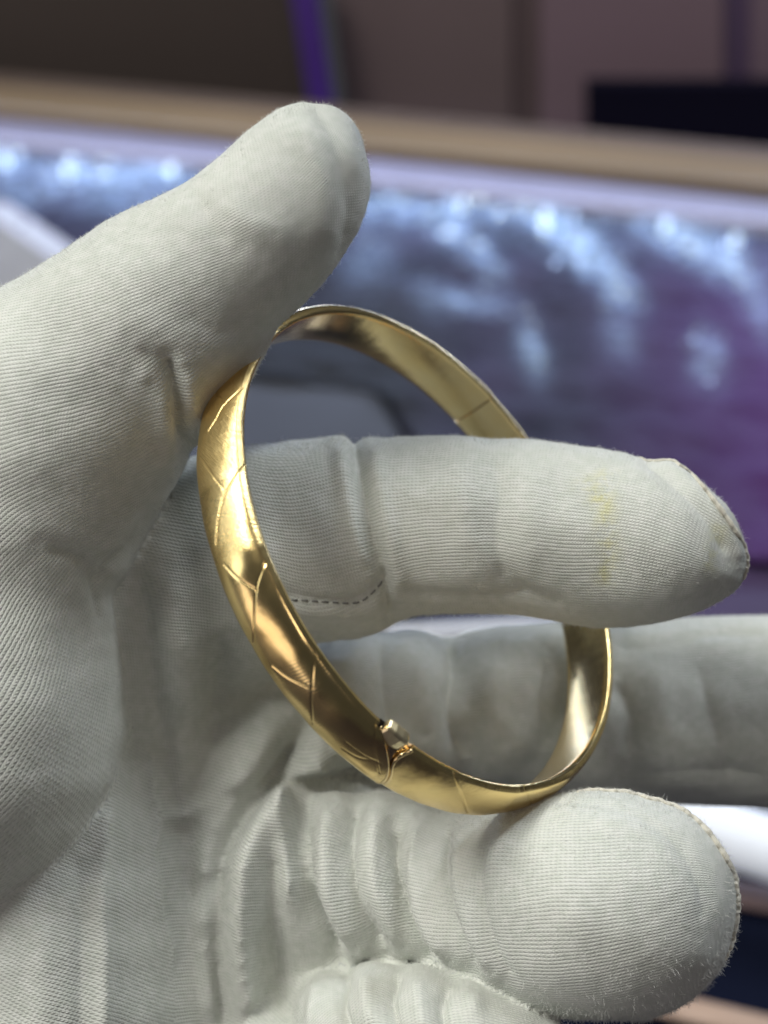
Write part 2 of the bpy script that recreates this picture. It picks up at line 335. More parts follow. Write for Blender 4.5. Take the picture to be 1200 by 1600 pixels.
# ================================================================== GLOVE: one continuous knitted surface
# chains of spheres: (px, py, depth mm, radius px) sampled where the photograph shows them
def densify(c, k=6):
    c = np.array([[*P(x, y, d), r * d / F] for x, y, d, r in c]); out = []
    n = len(c)
    for i in range(n - 1):
        p0, p1, p2, p3 = c[max(i - 1, 0)], c[i], c[i + 1], c[min(i + 2, n - 1)]
        for j in range(k):
            t = j / k; out.append(.5 * (2 * p1 + (p2 - p0) * t + (2 * p0 - 5 * p1 + 4 * p2 - p3) * t * t + (3 * p1 - p0 - 3 * p2 + p3) * t ** 3))
    out.append(c[-1]); return np.array(out)
CH = {
 'thumb': [(486, 252, 161, 88), (468, 285, 160, 110), (436, 330, 160, 124), (385, 379, 160, 130), (318, 433, 161, 140), (250, 500, 163, 170), (150, 590, 166, 190), (55, 690, 168, 222), (14, 800, 168, 205), (-12, 900, 167.5, 184),
           (-35, 1000, 169, 215), (-50, 1110, 170, 244), (-110, 1190, 172, 262), (-300, 1300, 178, 270)],
 'fold':  [(118, 850, 180, 62), (98, 950, 180, 100), (80, 1150, 180, 158), (72, 1400, 179, 208), (77, 1650, 178, 225), (80, 1950, 179, 230)],
 'index': [(1140, 889, 170, 22), (1118, 885, 170, 48), (1080, 868, 171, 84), (1020, 850, 172, 122), (940, 842, 174, 140), (850, 828, 175, 138), (740, 820, 176, 139), (640, 822, 178, 141), (600, 830, 179, 138), (540, 840, 180, 157), (430, 862, 181, 170), (320, 905, 183, 188), (200, 985, 186, 210), (100, 1080, 190, 220)],
 'middle': [(1440, 1120, 198, 110), (1380, 1115, 198, 145), (1250, 1112, 198, 150), (1100, 1110, 199, 147), (950, 1112, 200, 142), (800, 1112, 201, 134), (705, 1112, 201, 124), (640, 1118, 199, 130), (560, 1120, 196, 134), (450, 1150, 192, 150), (300, 1200, 191, 200)],
 'ring':  [(1040, 1402, 163, 105), (1005, 1405, 163, 140), (950, 1408, 164, 172), (880, 1412, 166, 170), (800, 1405, 170, 145), (700, 1390, 176, 128), (600, 1372, 179, 138), (500, 1362, 183, 148), (380, 1360, 187, 190), (250, 1360, 190, 220)],
 'pinky': [(850, 1720, 160, 105), (770, 1690, 161, 133), (680, 1662, 164, 142), (590, 1650, 169, 138), (500, 1680, 177, 140), (400, 1720, 185, 180), (250, 1740, 194, 220)],
 'palm':  [(230, 1020, 196, 200), (250, 1150, 195, 225), (240, 1350, 193, 240), (230, 1600, 190, 250), (150, 1850, 190, 270)],
 'web': [(560, 1480, 186, 110), (480, 1500, 186, 130), (350, 1480, 190, 180)],
 'heel':  [(230, 1150, 197, 230), (0, 1200, 197, 300), (-150, 1400, 197, 330), (-200, 1700, 197, 330)],
}
NAMES = list(CH); DC = {k: densify(v) for k, v in CH.items()}
VX = 0.55
lo = np.array([-66., -78., -226.]); hi = np.array([64., 48., -140.])
dim = np.ceil((hi - lo) / VX).astype(int)
ax = [lo[i] + VX * np.arange(dim[i]) for i in range(3)]
BIG = 12.0
def cone_field(pa, pb, Fd):
    m = BIG * .6; r = max(pa[3], pb[3]) + m
    l_ = np.minimum(pa[:3], pb[:3]) - r; h_ = np.maximum(pa[:3], pb[:3]) + r
    i0 = np.clip(((l_ - lo) / VX).astype(int), 0, dim); i1 = np.clip(((h_ - lo) / VX).astype(int) + 1, 0, dim)
    if (i1 <= i0).any(): return
    x, y, z = np.meshgrid(ax[0][i0[0]:i1[0]], ax[1][i0[1]:i1[1]], ax[2][i0[2]:i1[2]], indexing='ij', sparse=True)
    d = pb[:3] - pa[:3]; L = (d @ d) + 1e-9
    h = np.clip(((x - pa[0]) * d[0] + (y - pa[1]) * d[1] + (z - pa[2]) * d[2]) / L, 0, 1).astype(np.float32)
    D = np.sqrt((x - pa[0] - h * d[0]) ** 2 + (y - pa[1] - h * d[1]) ** 2 + (z - pa[2] - h * d[2]) ** 2) - (pa[3] + h * (pb[3] - pa[3]))
    sl = Fd[i0[0]:i1[0], i0[1]:i1[1], i0[2]:i1[2]]; np.minimum(sl, D.astype(np.float32), out=sl)
def chain_field(name):
    Fd = np.full(dim, BIG, np.float32); c = DC[name][::2] if len(DC[name]) > 40 else DC[name][::2]
    if (len(DC[name]) - 1) % 2: c = np.vstack([c, DC[name][-1]])
    for i in range(len(c) - 1): cone_field(c[i], c[i + 1], Fd)
    return Fd
def smin(a, b, k):
    h = np.maximum(k - np.abs(a - b), 0) / k
    return np.minimum(a, b) - h * h * k * .25
DC['ring_side'] = densify([(1046, 1345, 163, 66), (1058, 1405, 163, 70), (1054, 1478, 163, 70), (1000, 1495, 164, 88)])
base = smin(chain_field('palm'), chain_field('heel'), 8)
base = smin(base, chain_field('web'), 4)
base = smin(base, chain_field('fold'), 1.2)
parts = [smin(base, smin(chain_field(n), chain_field('ring_side'), 3) if n == 'ring' else chain_field(n), k) for n, k in (('thumb', 1.2), ('index', 5), ('middle', 4), ('ring', 4), ('pinky', 4))]
V = parts[0]
for q in parts[1:]: V = smin(V, q, 0.7)
del parts, base
# surface nets
def surface_nets(V):
    s = V < 0
    n0, n1, n2 = V.shape
    cnt = np.zeros((n0 - 1, n1 - 1, n2 - 1), np.int16)
    cs = sum(s[i:n0 - 1 + i, j:n1 - 1 + j, k:n2 - 1 + k].astype(np.int8) for i in (0, 1) for j in (0, 1) for k in (0, 1))
    act = (cs > 0) & (cs < 8); ci = np.argwhere(act); idx = np.full(act.shape, -1, np.int64); idx[act] = np.arange(len(ci))
    acc = np.zeros((len(ci), 3)); num = np.zeros(len(ci))
    cor = [(i, j, k) for i in (0, 1) for j in (0, 1) for k in (0, 1)]
    for a in range(8):
        for b in range(a + 1, 8):
            ca, cb_ = np.array(cor[a]), np.array(cor[b])
            if abs(ca - cb_).sum() != 1: continue
            va = V[tuple((ci + ca).T)]; vb = V[tuple((ci + cb_).T)]; m = (va < 0) != (vb < 0)
            t = np.where(m, va / np.where(m, va - vb, 1), 0)
            acc += m[:, None] * (ca + t[:, None] * (cb_ - ca)); num += m
    vert = lo + VX * (ci + acc / num[:, None])
    quads = []
    for axn in range(3):
        u, w = [(1, 2), (2, 0), (0, 1)][axn]
        sa = s; sl0 = [slice(1, -1)] * 3; sl1 = [slice(1, -1)] * 3
        sl0[axn] = slice(0, V.shape[axn] - 1); sl1[axn] = slice(1, V.shape[axn])
        A = s[tuple(sl0)]; B = s[tuple(sl1)]; e = np.argwhere(A != B); inside = A[tuple(e.T)]
        off = np.ones(3, int); off[axn] = 0; e = e + off
        du = np.zeros(3, int); du[u] = 1; dw = np.zeros(3, int); dw[w] = 1
        q = np.stack([idx[tuple((e - du - dw).T)], idx[tuple((e - dw).T)], idx[tuple(e.T)], idx[tuple((e - du).T)]], 1)
        q[~inside] = q[~inside][:, ::-1]; quads.append(q)
    q = np.concatenate(quads); return vert, q[(q >= 0).all(1)]
gv, gq = surface_nets(V); del V
def smooth_pts(v, q, it, f=.5):
    for _ in range(it):
        acc = np.zeros_like(v); num = np.zeros(len(v))
        for a in range(4):
            for b in ((a + 1) % 4, (a + 3) % 4):
                for c in range(3): acc[:, c] += np.bincount(q[:, a], v[q[:, b], c], len(v))
                num += np.bincount(q[:, a], minlength=len(v))
        v = v * (1 - f) + f * acc / np.maximum(num, 1)[:, None]
    return v
gv = smooth_pts(gv, gq, 3)
def subdivide(v, q):
    e = np.concatenate([q[:, [i, (i + 1) % 4]] for i in range(4)]); es = np.sort(e, 1)
    key = es[:, 0].astype(np.int64) * len(v) + es[:, 1]; uk, inv = np.unique(key, return_inverse=True)
    ea, eb = uk // len(v), uk % len(v); ev = (v[ea] + v[eb]) / 2; fv = v[q].mean(1)
    n = len(v); m = len(ev); k = len(q); E_ = inv.reshape(4, k).T + n; C = np.arange(k) + n + m
    nq = np.concatenate([np.stack([q[:, i], E_[:, i], C, E_[:, (i + 3) % 4]], 1) for i in range(4)])
    return np.concatenate([v, ev, fv]), nq
gv, gq = subdivide(gv, gq); gv = smooth_pts(gv, gq, 2)
def vnormals(v, q):
    n = np.cross(v[q[:, 2]] - v[q[:, 0]], v[q[:, 3]] - v[q[:, 1]]); out = np.zeros_like(v)
    for i in range(4):
        for c in range(3): out[:, c] += np.bincount(q[:, i], n[:, c], len(v))
    return out / (np.linalg.norm(out, axis=1)[:, None] + 1e-12)
gn = vnormals(gv, gq)
ctr_test = (gn * (gv - gv.mean(0))).sum(1).mean()
if ctr_test < 0: gq = gq[:, ::-1]; gn = -gn
# which finger each point belongs to
def chain_dist(v, c):
    best = np.full(len(v), 1e9); par = np.zeros(len(v)); cen = np.zeros((len(v), 3)); tan = np.zeros((len(v), 3)); s0 = 0
    for i in range(len(c) - 1):
        d = c[i + 1, :3] - c[i, :3]; L = np.linalg.norm(d)
        h = np.clip(((v - c[i, :3]) @ d) / (L * L + 1e-9), 0, 1)
        pt = c[i, :3] + h[:, None] * d; dd = np.linalg.norm(v - pt, axis=1) - (c[i, 3] + h * (c[i + 1, 3] - c[i, 3]))
        m = dd < best; best[m] = dd[m]; par[m] = s0 + h[m] * L; cen[m] = pt[m]; tan[m] = d / L; s0 += L
    return best, par, cen, tan
def to_px(v): return np.stack([600 + F * v[:, 0] / -v[:, 2], 800 - F * v[:, 1] / -v[:, 2]], 1)
info = {}; dall = []
for n in NAMES:
    r_ = chain_dist(gv, DC[n][::2] if len(DC[n]) > 20 else DC[n]); info[n] = r_; dall.append(r_[0])
own = np.argmin(np.stack(dall), 0)
pxy = to_px(gv)
view = -gv / np.linalg.norm(gv, axis=1)[:, None]; face = (gn * view).sum(1)

# folds and creases, each a stroke over the fabric: (fingers, [(px,py)...], half width px, height mm)
ST = [
 # thumb
 ('thumb', [(478, 150), (512, 200), (535, 270), (542, 340), (530, 400), (500, 455)], 15, -0.28),
 ('thumb', [(505, 150), (545, 210), (566, 290), (566, 350)], 16, .15),
 ('thumb', [(455, 170), (490, 240), (508, 320), (495, 400)], 26, .45),
 ('thumb', [(262, 560), (276, 610), (280, 670), (292, 700)], 8, -1.5),
 ('thumb', [(210, 540), (245, 565), (262, 600)], 14, -.5),
 ('thumb', [(285, 575), (300, 610), (300, 660)], 14, .7),
 ('thumb', [(235, 600), (258, 640), (262, 700), (235, 760)], 22, .9),
 ('thumb', [(300, 290), (330, 350), (365, 385)], 16, -.45),
 ('thumb', [(350, 300), (385, 345), (430, 365)], 20, .35),
 ('thumb', [(270, 470), (340, 520), (400, 500)], 26, -.35),
 ('thumb', [(130, 560), (230, 610), (250, 680)], 30, -.3),
 ('thumb', [(155, 900), (120, 870), (70, 855)], 14, -.7),
 ('thumb', [(195, 850), (150, 915), (160, 980)], 9, -.8),
 ('thumb', [(215, 790), (190, 830), (175, 880)], 16, .5),
 ('thumb', [(120, 930), (158, 960), (165, 1000)], 18, .5),
 ('thumb', [(40, 700), (100, 780), (120, 840)], 40, -.3),
 ('thumb', [(20, 960), (60, 1080), (50, 1200)], 45, .35),
 ('thumb', [(110, 1000), (130, 1120), (100, 1240)], 26, -.25),
 # fold layer beside the thumb base
 ('fold', [(165, 1260), (158, 1400), (162, 1500), (160, 1640)], 13, .8),
 ('fold', [(120, 1330), (128, 1450), (125, 1640)], 16, -.5),
 ('fold', [(192, 880), (215, 1000), (240, 1150), (262, 1300), (290, 1500), (305, 1640)], 14, .25),
 ('fold', [(205, 1180), (212, 1350), (218, 1600)], 20, -.35),
 ('fold', [(60, 1420), (70, 1520), (60, 1640)], 22, .3),
 ('palm', [(208, 870), (232, 1000), (257, 1150), (280, 1300), (308, 1500), (322, 1640)], 16, -.55),
 # palm
 ('palm', [(470, 1150), (430, 1215), (385, 1265), (345, 1340), (335, 1400)], 13, -1.5),
 ('palm', [(510, 1160), (465, 1225), (415, 1290), (380, 1370), (375, 1480), (385, 1600)], 24, 1.3),
 ('palm', [(440, 1120), (390, 1190), (340, 1270)], 26, .8),
 ('palm', [(430, 1330), (428, 1430), (440, 1560), (440, 1620)], 16, -.8),
 ('palm', [(345, 980), (350, 1080), (330, 1190), (300, 1300), (305, 1450)], 34, -1.1),
 ('palm', [(255, 880), (280, 1020), (290, 1150)], 30, .5),
 ('palm', [(345, 1400), (342, 1500), (355, 1620)], 13, -.7),
 ('palm', [(325, 1330), (318, 1450), (330, 1600)], 16, .7),
 ('palm', [(455, 1235), (462, 1320), (480, 1400), (530, 1490)], 9, -1.1),
 ('palm', [(440, 1240), (446, 1320), (455, 1400)], 14, .7),
 ('palm', [(400, 1000), (470, 1010), (520, 1000)], 16, -.8),
 # index
 ('index', [(552, 668), (562, 740), (578, 820), (598, 900), (612, 965)], 8, -.95),
 ('index', [(528, 690), (540, 760), (556, 840), (575, 890)], 14, .7),
 ('index', [(585, 690), (596, 770), (612, 850), (630, 930)], 14, .55),
 ('index', [(400, 922), (470, 934), (540, 938), (575, 925), (600, 900)], 6, -.6),
 ('index', [(400, 945), (480, 955), (560, 958), (605, 935)], 12, .5),
 ('index', [(640, 925), (740, 935), (830, 930)], 9, -.45),
 ('index', [(770, 700), (780, 770), (775, 850), (800, 930)], 20, -.5),
 ('index', [(720, 700), (722, 790), (735, 880)], 22, .35),
 ('index', [(840, 720), (830, 800), (845, 900)], 28, .35),
 ('index', [(650, 700), (660, 790)], 20, -.25),
 ('index', [(790, 905), (830, 930), (880, 950)], 12, -.5),
 ('index', [(1000, 712), (1060, 760), (1110, 815), (1140, 870)], 10, -.55),
 ('index', [(1030, 712), (1085, 760), (1130, 815), (1160, 880)], 9, .6),
 ('index', [(430, 730), (440, 820), (445, 920)], 28, -.3),
 ('index', [(900, 760), (950, 860), (940, 940)], 26, -.25),
 # middle
 ('middle', [(700, 985), (712, 1050), (708, 1120), (730, 1190)], 16, -1.7),
 ('middle', [(650, 1010), (660, 1080), (665, 1150)], 24, .8),
 ('middle', [(780, 1010), (770, 1090), (790, 1160)], 24, .8),
 ('middle', [(595, 990), (600, 1070), (612, 1150)], 15, -.8),
 ('middle', [(540, 1000), (545, 1080), (550, 1160)], 24, .6),
 ('middle', [(480, 1000), (490, 1080), (480, 1150)], 14, -.8),
 ('middle', [(850, 1020), (840, 1100), (850, 1180)], 16, -.9),
 ('middle', [(960, 1060), (985, 1120), (980, 1190)], 15, -1.0),
 ('middle', [(1020, 1020), (1035, 1100), (1060, 1190)], 24, .5),
 ('middle', [(1090, 1030), (1110, 1120), (1150, 1230)], 16, -.5),
 ('middle', [(960, 1010), (1030, 1010), (1100, 990), (1200, 985)], 12, -.5),
 ('middle', [(985, 1215), (1080, 1205), (1200, 1215)], 16, -.4),
 # ring finger
 ('ring palm middle', [(440, 1228), (500, 1222), (570, 1215), (640, 1218)], 10, -1.5),
 ('ring', [(622, 1290), (618, 1350), (640, 1430), (680, 1500)], 9, -1.5),
 ('ring', [(655, 1280), (650, 1350), (665, 1430), (705, 1500)], 17, 1.0),
 ('ring', [(700, 1290), (690, 1350), (705, 1430), (745, 1510)], 8, -.9),
 ('ring', [(725, 1310), (718, 1370), (735, 1450), (770, 1520)], 13, .6),
 ('ring', [(760, 1320), (750, 1380), (765, 1460), (800, 1530)], 8, -.4),
 ('ring', [(560, 1250), (545, 1320), (555, 1400), (600, 1490)], 12, -1.2),
 ('ring', [(590, 1260), (582, 1330), (592, 1400), (630, 1480)], 17, .8),
 ('ring', [(520, 1250), (510, 1330), (520, 1410), (555, 1480)], 18, 1.0),
 ('ring', [(475, 1240), (478, 1320), (490, 1410), (530, 1500)], 10, -1.2),
 ('ring', [(450, 1250), (450, 1330), (460, 1420)], 15, .6),
 ('ring', [(850, 1250), (920, 1252), (1000, 1275), (1060, 1320), (1095, 1390), (1100, 1450)], 14, -.25),
 ('ring', [(830, 1350), (900, 1420), (890, 1500)], 40, .3),
 ('ring', [(800, 1300), (780, 1330), (760, 1370)], 14, .5),
 # pinky
 ('pinky', [(545, 1510), (530, 1560), (545, 1620)], 9, -1.2),
 ('pinky', [(570, 1510), (575, 1560), (590, 1620)], 17, .8),
 ('pinky', [(625, 1515), (610, 1560), (625, 1620)], 9, -1.0),
 ('pinky', [(655, 1520), (655, 1570), (670, 1630)], 16, .7),
 ('pinky', [(705, 1535), (690, 1570), (700, 1630)], 9, -.9),
 ('pinky', [(740, 1545), (740, 1600)], 15, .5),
 ('pinky', [(500, 1530), (490, 1580), (490, 1630)], 12, .6),
]
def polydist(p, poly):
    best = np.full(len(p), 1e9)
    for a, b in zip(poly[:-1], poly[1:]):
        a = np.array(a, float); d = np.array(b, float) - a; h = np.clip(((p - a) @ d) / (d @ d), 0, 1)
        best = np.minimum(best, ((p - a - h[:, None] * d) ** 2).sum(1))
    return np.sqrt(best)
def spline(poly, k=5):
    c = np.array(poly, float); out = []
    for i in range(len(c) - 1):
        p0, p1, p2, p3 = c[max(i - 1, 0)], c[i], c[i + 1], c[min(i + 2, len(c) - 1)]
        for j in range(k):
            t = j / k; out.append(.5 * (2 * p1 + (p2 - p0) * t + (2 * p0 - 5 * p1 + 4 * p2 - p3) * t * t + (3 * p1 - p0 - 3 * p2 + p3) * t ** 3))
    out.append(c[-1]); return np.array(out)
disp = np.zeros(len(gv)); front = np.clip((face + .60) / .35, 0, 1)
for who, poly, w, amp in ST:
    ids = [NAMES.index(x) for x in who.split()]; poly = spline(poly); pm = 'palm' in who.split()
    l_, h_ = poly.min(0) - 3 * w, poly.max(0) + 3 * w
    m = (np.isin(own, ids) | (pm & (own > 1) & (pxy[:, 0] < 600))) & (pxy > l_).all(1) & (pxy < h_).all(1) & (front > 0)
    ii = np.nonzero(m)[0]
    if len(ii) == 0: continue
    d = polydist(pxy[ii], poly)
    # a crease is sharp, a ridge is round
    g = np.exp(-(d / w) ** 2) if amp > 0 else np.exp(-np.abs(d / w) ** 1.35)
    # fade at the ends of the stroke
    e = np.minimum(np.linalg.norm(pxy[ii] - poly[0], axis=1), np.linalg.norm(pxy[ii] - poly[-1], axis=1))
    g *= np.clip(.25 + e / (2.2 * w), 0, 1)
    disp[ii] += amp * (2.1 if 'palm' in who else 1.35 if who in ('ring', 'pinky') else 1.) * g * front[ii]
def sines(v, wl, n, seed):
    r_ = np.random.default_rng(seed); s_ = np.zeros(len(v))
    for _ in range(n):
        k_ = r_.normal(size=3); k_ /= np.linalg.norm(k_); s_ += np.sin(v @ (k_ * 2 * np.pi / (wl * r_.uniform(.6, 1.6))) + r_.uniform(0, 6.28))
    return s_ / math.sqrt(n)
disp += .09 * sines(gv, 9, 10, 3) + +.018 * sines(gv, 3.2, 14, 4) + .010 * sines(gv, 1.2, 16, 5)
fd5 = np.sort(np.stack([info[n][0] for n in ('thumb', 'index', 'middle', 'ring', 'pinky')]), 0)    # dark line where two fingers meet
disp *= 1 - .9 * np.exp(-((fd5[1] - fd5[0]) / .45) ** 2) * (fd5[1] < 2.2)
disp -= .25 * np.exp(-((fd5[1] - fd5[0]) / .5) ** 2) * (fd5[1] < 1.8)
def soften(a, it):
    for _ in range(it):
        acc = np.zeros(len(a)); num = np.zeros(len(a))
        for i_ in range(4):
            acc += np.bincount(gq[:, i_], a[gq[:, (i_ + 1) % 4]], len(a)) + np.bincount(gq[:, i_], a[gq[:, (i_ + 3) % 4]], len(a)); num += 2 * np.bincount(gq[:, i_], minlength=len(a))
        a = acc / np.maximum(num, 1)
    return a
pw = np.clip((520 - pxy[:, 0]) / 60, 0, 1) * (own > 1); disp = disp * (1 - pw) + soften(disp, 9) * pw
gv = gv + gn * disp[:, None]
gv = smooth_pts(gv, gq, 1, .4)
gn = vnormals(gv, gq)

# knit coordinates, unwrapped finger by finger
def planar(pts):
    x, y, z = pts.T; return y + .10 * x + 1.2 * np.sin(x * .09 + 1), -x - .2 * y + .6 * z
def knit_uv(n, pts, cen, tan, par):
    if n in ('palm', 'heel', 'web'):
        return planar(pts)
    al = {'thumb': R(-24), 'fold': R(58), 'index': 0., 'middle': R(4), 'ring': R(2), 'pinky': R(20)}[n]
    rad = {'thumb': 12., 'fold': 12., 'index': 9.6, 'middle': 10.8, 'ring': 10.6, 'pinky': 9.6}[n]
    d = pts - cen; zr = np.array([0, 0, 1.]); zr = zr - (tan @ zr)[:, None] * tan; zr /= np.linalg.norm(zr, axis=1)[:, None]
    yr = np.cross(tan, zr); th = np.arctan2((d * yr).sum(1), (d * zr).sum(1))
    proj = par + 0 * th
    return th * rad * math.cos(al) + proj * math.sin(al), -th * rad * math.sin(al) + proj * math.cos(al)
def soft_axis(v, c, mask):
    # parameter, centre and direction along a finger's axis, blended so that they run smoothly round bends
    s0 = np.concatenate([[0], np.cumsum(np.linalg.norm(np.diff(c[:, :3], axis=0), axis=1))])
    ii = np.nonzero(mask)[0]; p = v[ii]; T = np.gradient(c[:, :3], axis=0); T /= np.linalg.norm(T, axis=1)[:, None]
    w_all = np.zeros(len(ii)); par = np.zeros(len(ii)); cen = np.zeros((len(ii), 3)); tan = np.zeros((len(ii), 3))
    for a, t, q in zip(c, T, s0):
        along = (p - a[:3]) @ t
        w = np.exp(-((np.linalg.norm(p - a[:3], axis=1) - a[3] * .0) / 7.5) ** 2 * .9) + 1e-12
        w_all += w; par += w * (q + along); cen += w[:, None] * (a[:3] + along[:, None] * t); tan += w[:, None] * t
    par /= w_all; cen /= w_all[:, None]; tan /= np.linalg.norm(tan, axis=1)[:, None]
    P_ = np.zeros(len(v)); C_ = np.zeros((len(v), 3)); T_ = np.tile([1., 0, 0], (len(v), 1)); P_[ii] = par; C_[ii] = cen; T_[ii] = tan
    return P_, C_, T_
gme_loops_uv = np.zeros((len(gq), 4, 2), np.float32)
fo = own[gq]; fown = fo[:, 0].copy()
for i, n in enumerate(NAMES):
    m = fown == i
    if not m.any(): continue
    cc = DC[n][::2] if len(DC[n]) > 20 else DC[n]; par, cen, tan = soft_axis(gv, cc, np.isin(np.arange(len(gv)), gq[m]))
    u, v = knit_uv(n, gv, cen, tan, par)
    if n in ('index', 'middle', 'ring', 'pinky'):
        px_ = to_px(gv)[:, 0]; band = np.isin(np.arange(len(gv)), gq[m]) & (np.abs(px_ - 470) < 40) & (gn[:, 2] > .6)
        pu, pv = planar(gv)
        if band.any(): u = u + np.median((pu - u)[band]); v = v + np.median((pv - v)[band])
        w_ = np.clip((540 - px_) / 150, 0, 1); w_ = w_ * w_ * (3 - 2 * w_); w_ = w_ * np.clip(gn[:, 2] * 3 + 1, 0, 1) ; u = u * (1 - w_) + pu * w_; v = v * (1 - w_) + pv * w_
    uu = u[gq[m]]; vv = v[gq[m]]
    if n not in ('palm', 'heel', 'web'):      # faces on the wrap-around of the angle
        bad = (uu.max(1) - uu.min(1)) > 15
        uu[bad] = uu[bad][:, :1]; vv[bad] = vv[bad][:, :1]
    gme_loops_uv[m, :, 0] = uu; gme_loops_uv[m, :, 1] = vv
GL = empty('gloved_hand', Vector(L2W(P(200, 1200, 190))))
tag(GL, 'left hand in a pale grey knitted glove holding up the gold bangle', 'gloved hand')
glove = mesh_obj('glove_fabric', L2W(gv), gq, KNIT, GL)
uvl = glove.data.uv_layers.new(name='knit'); uvl.data.foreach_set('uv', gme_loops_uv.ravel())
def fattr(me, name, a):
    at = me.attributes.new(name, 'FLOAT', 'POINT'); at.data.foreach_set('value', np.resize(np.concatenate([a, a[-2:]]), len(me.vertices)).astype(np.float32) if len(a) < len(me.vertices) else a.astype(np.float32))
pxy = to_px(gv)
stain = np.zeros(len(gv)); brown_tint = np.zeros(len(gv))
idx_i = own == NAMES.index('index')
for poly, w, s_ in (([(948, 750), (945, 800), (950, 850), (945, 900)], 17, .5), ([(915, 760), (930, 775)], 16, .4), ([(1125, 830), (1110, 880)], 14, .4)):
    stain += idx_i * s_ * np.exp(-(polydist(pxy, poly) / w) ** 2)
for poly, w, s_, n in (([(330, 610), (400, 550), (470, 500)], 16, .7, 'thumb'), ([(285, 640), (310, 640)], 20, .5, 'thumb'), ([(250, 700), (262, 640)], 18, .4, 'thumb'),
                       ([(120, 960), (160, 1010)], 45, .2, 'thumb'), ([(660, 1340), (740, 1300)], 50, .25, 'ring'), ([(540, 270), (550, 370)], 25, .3, 'thumb')):
    brown_tint += (own == NAMES.index(n)) * s_ * np.exp(-(polydist(pxy, poly) / w) ** 2)  # brown tint along creases and beside the bangle
fattr(glove.data, 'stain', np.clip(stain, 0, 1)); fattr(glove.data, 'brown_tint', np.clip(brown_tint, 0, 1))

# look-up: the fabric point that the photograph shows at a pixel
bpy.context.view_layer.update()
dg = bpy.context.evaluated_depsgraph_get()
Rm = np.array(CM)[:3, :3]
def hit(px, py):
    d = Vector(Rm @ np.array([(px - 600) / F, -(py - 800) / F, -1.0])).normalized()
    off = glove.matrix_world.translation
    ok, loc, nor, _ = glove.ray_cast(CAM_LOC - off, d)
    return (loc + off, nor) if ok else (None, None)
def tube(pts, rad, K=8, nrm=None, flat=1.0):
    pts = [Vector(p) for p in pts]; v = []; f = []; n = len(pts)
    for i, p in enumerate(pts):
        d = (pts[min(i + 1, n - 1)] - pts[max(i - 1, 0)]).normalized()
        a = d.cross(Vector(nrm[i]) if nrm is not None else Vector((0.1, .3, 1))).normalized(); b = d.cross(a)
        r_ = rad[i] if hasattr(rad, '__len__') else rad
        for j in range(K):
            w = 2 * math.pi * j / K; v.append(tuple(p + a * r_ * math.cos(w) + b * r_ * flat * math.sin(w)))
    for i in range(n - 1):
        for j in range(K): f.append([i * K + j, i * K + (j + 1) % K, (i + 1) * K + (j + 1) % K, (i + 1) * K + j])
    f.append(list(range(K))[::-1]); f.append([(n - 1) * K + j for j in range(K)])
    return v, f
def join(parts):
    v = []; f = []
    for a, b in parts:
        o = len(v); v += a; f += [[i + o for i in q] for q in b]
    return v, f
# overcast seams at two fingertips
def seam(poly, inset, r0, label):
    sp = spline(poly, 10); cen = sp.mean(0) if inset is None else np.array(inset, float); L = []; Nn = []
    for q in sp:
        q = cen + (q - cen) * 1.10; p, nn = None, None
        for k_ in range(60):
            t = q + (cen - q) * (.006 * k_); p, nn = hit(*t)
            if p is not None and (p - CAM_LOC).length < .19: break
            p = None
        if p is not None: L.append(p); Nn.append(nn)
    n = len(L); rr = [r0 * (.35 + .65 * math.sin(math.pi * min(1, max(0, i / (n - 1)))) ** .5) * (1 + .10 * math.sin(i * 2.1) + .08 * math.sin(i * 5.3)) for i in range(n)]
    v, f = tube(L, rr, 10, Nn, .8)
    # yarn wraps over the seam
    ww = [(v, f)]
    for i in range(1, n - 1):
        for s2 in (0., .25, .5, .75):
            c = L[i].lerp(L[i + 1] if i + 1 < n else L[i], s2); d = (L[i + 1] - L[i - 1]).normalized(); a = d.cross(Nn[i]).normalized(); b = d.cross(a)
            r2 = rr[i] * 1.0
            ring_ = [c + a * r2 * math.cos(w) + b * r2 * .8 * math.sin(w) + d * r2 * .5 * math.cos(w) for w in np.linspace(0, 2 * math.pi, 9)]
            ww.append(tube(ring_, .000045, 4))
    v, f = join(ww)
    o = mesh_obj('seam', v, f, SEAM, GL)
    o['label'] = label
seam([(1000, 712), (1045, 730), (1090, 775), (1130, 830), (1158, 880), (1163, 905)], (950, 850), .00034, 'cream overcast seam on the pointed fingertip')
seam([(900, 1226), (960, 1236), (1030, 1262), (1085, 1305), (1122, 1360), (1143, 1410), (1138, 1460), (1122, 1495)], (930, 1410), .00046, 'cream overcast seam round the blunt fingertip')
# run of stitches on the index finger
sp = spline([(440, 936), (500, 940), (555, 942), (580, 928), (600, 905)], 60); acc = 0; dash = []; cur = []
for a, b in zip(sp[:-1], sp[1:]):
    acc += np.linalg.norm(b - a)
    if (acc % 16) < 10: cur.append(a)
    elif cur:
        dash.append(cur); cur = []
for c in dash:
    pts = [hit(*q) for q in (c[0], c[len(c) // 2], c[-1])]
    if all(p[0] is not None for p in pts) and len(c) > 2:
        v, f = tube([p[0] - CAM_LOC * 0 + p[1] * (.00002 if i != 1 else .00016) for i, p in enumerate(pts)], .00011, 6)
        mesh_obj('stitch', v, f, THREAD, GL)
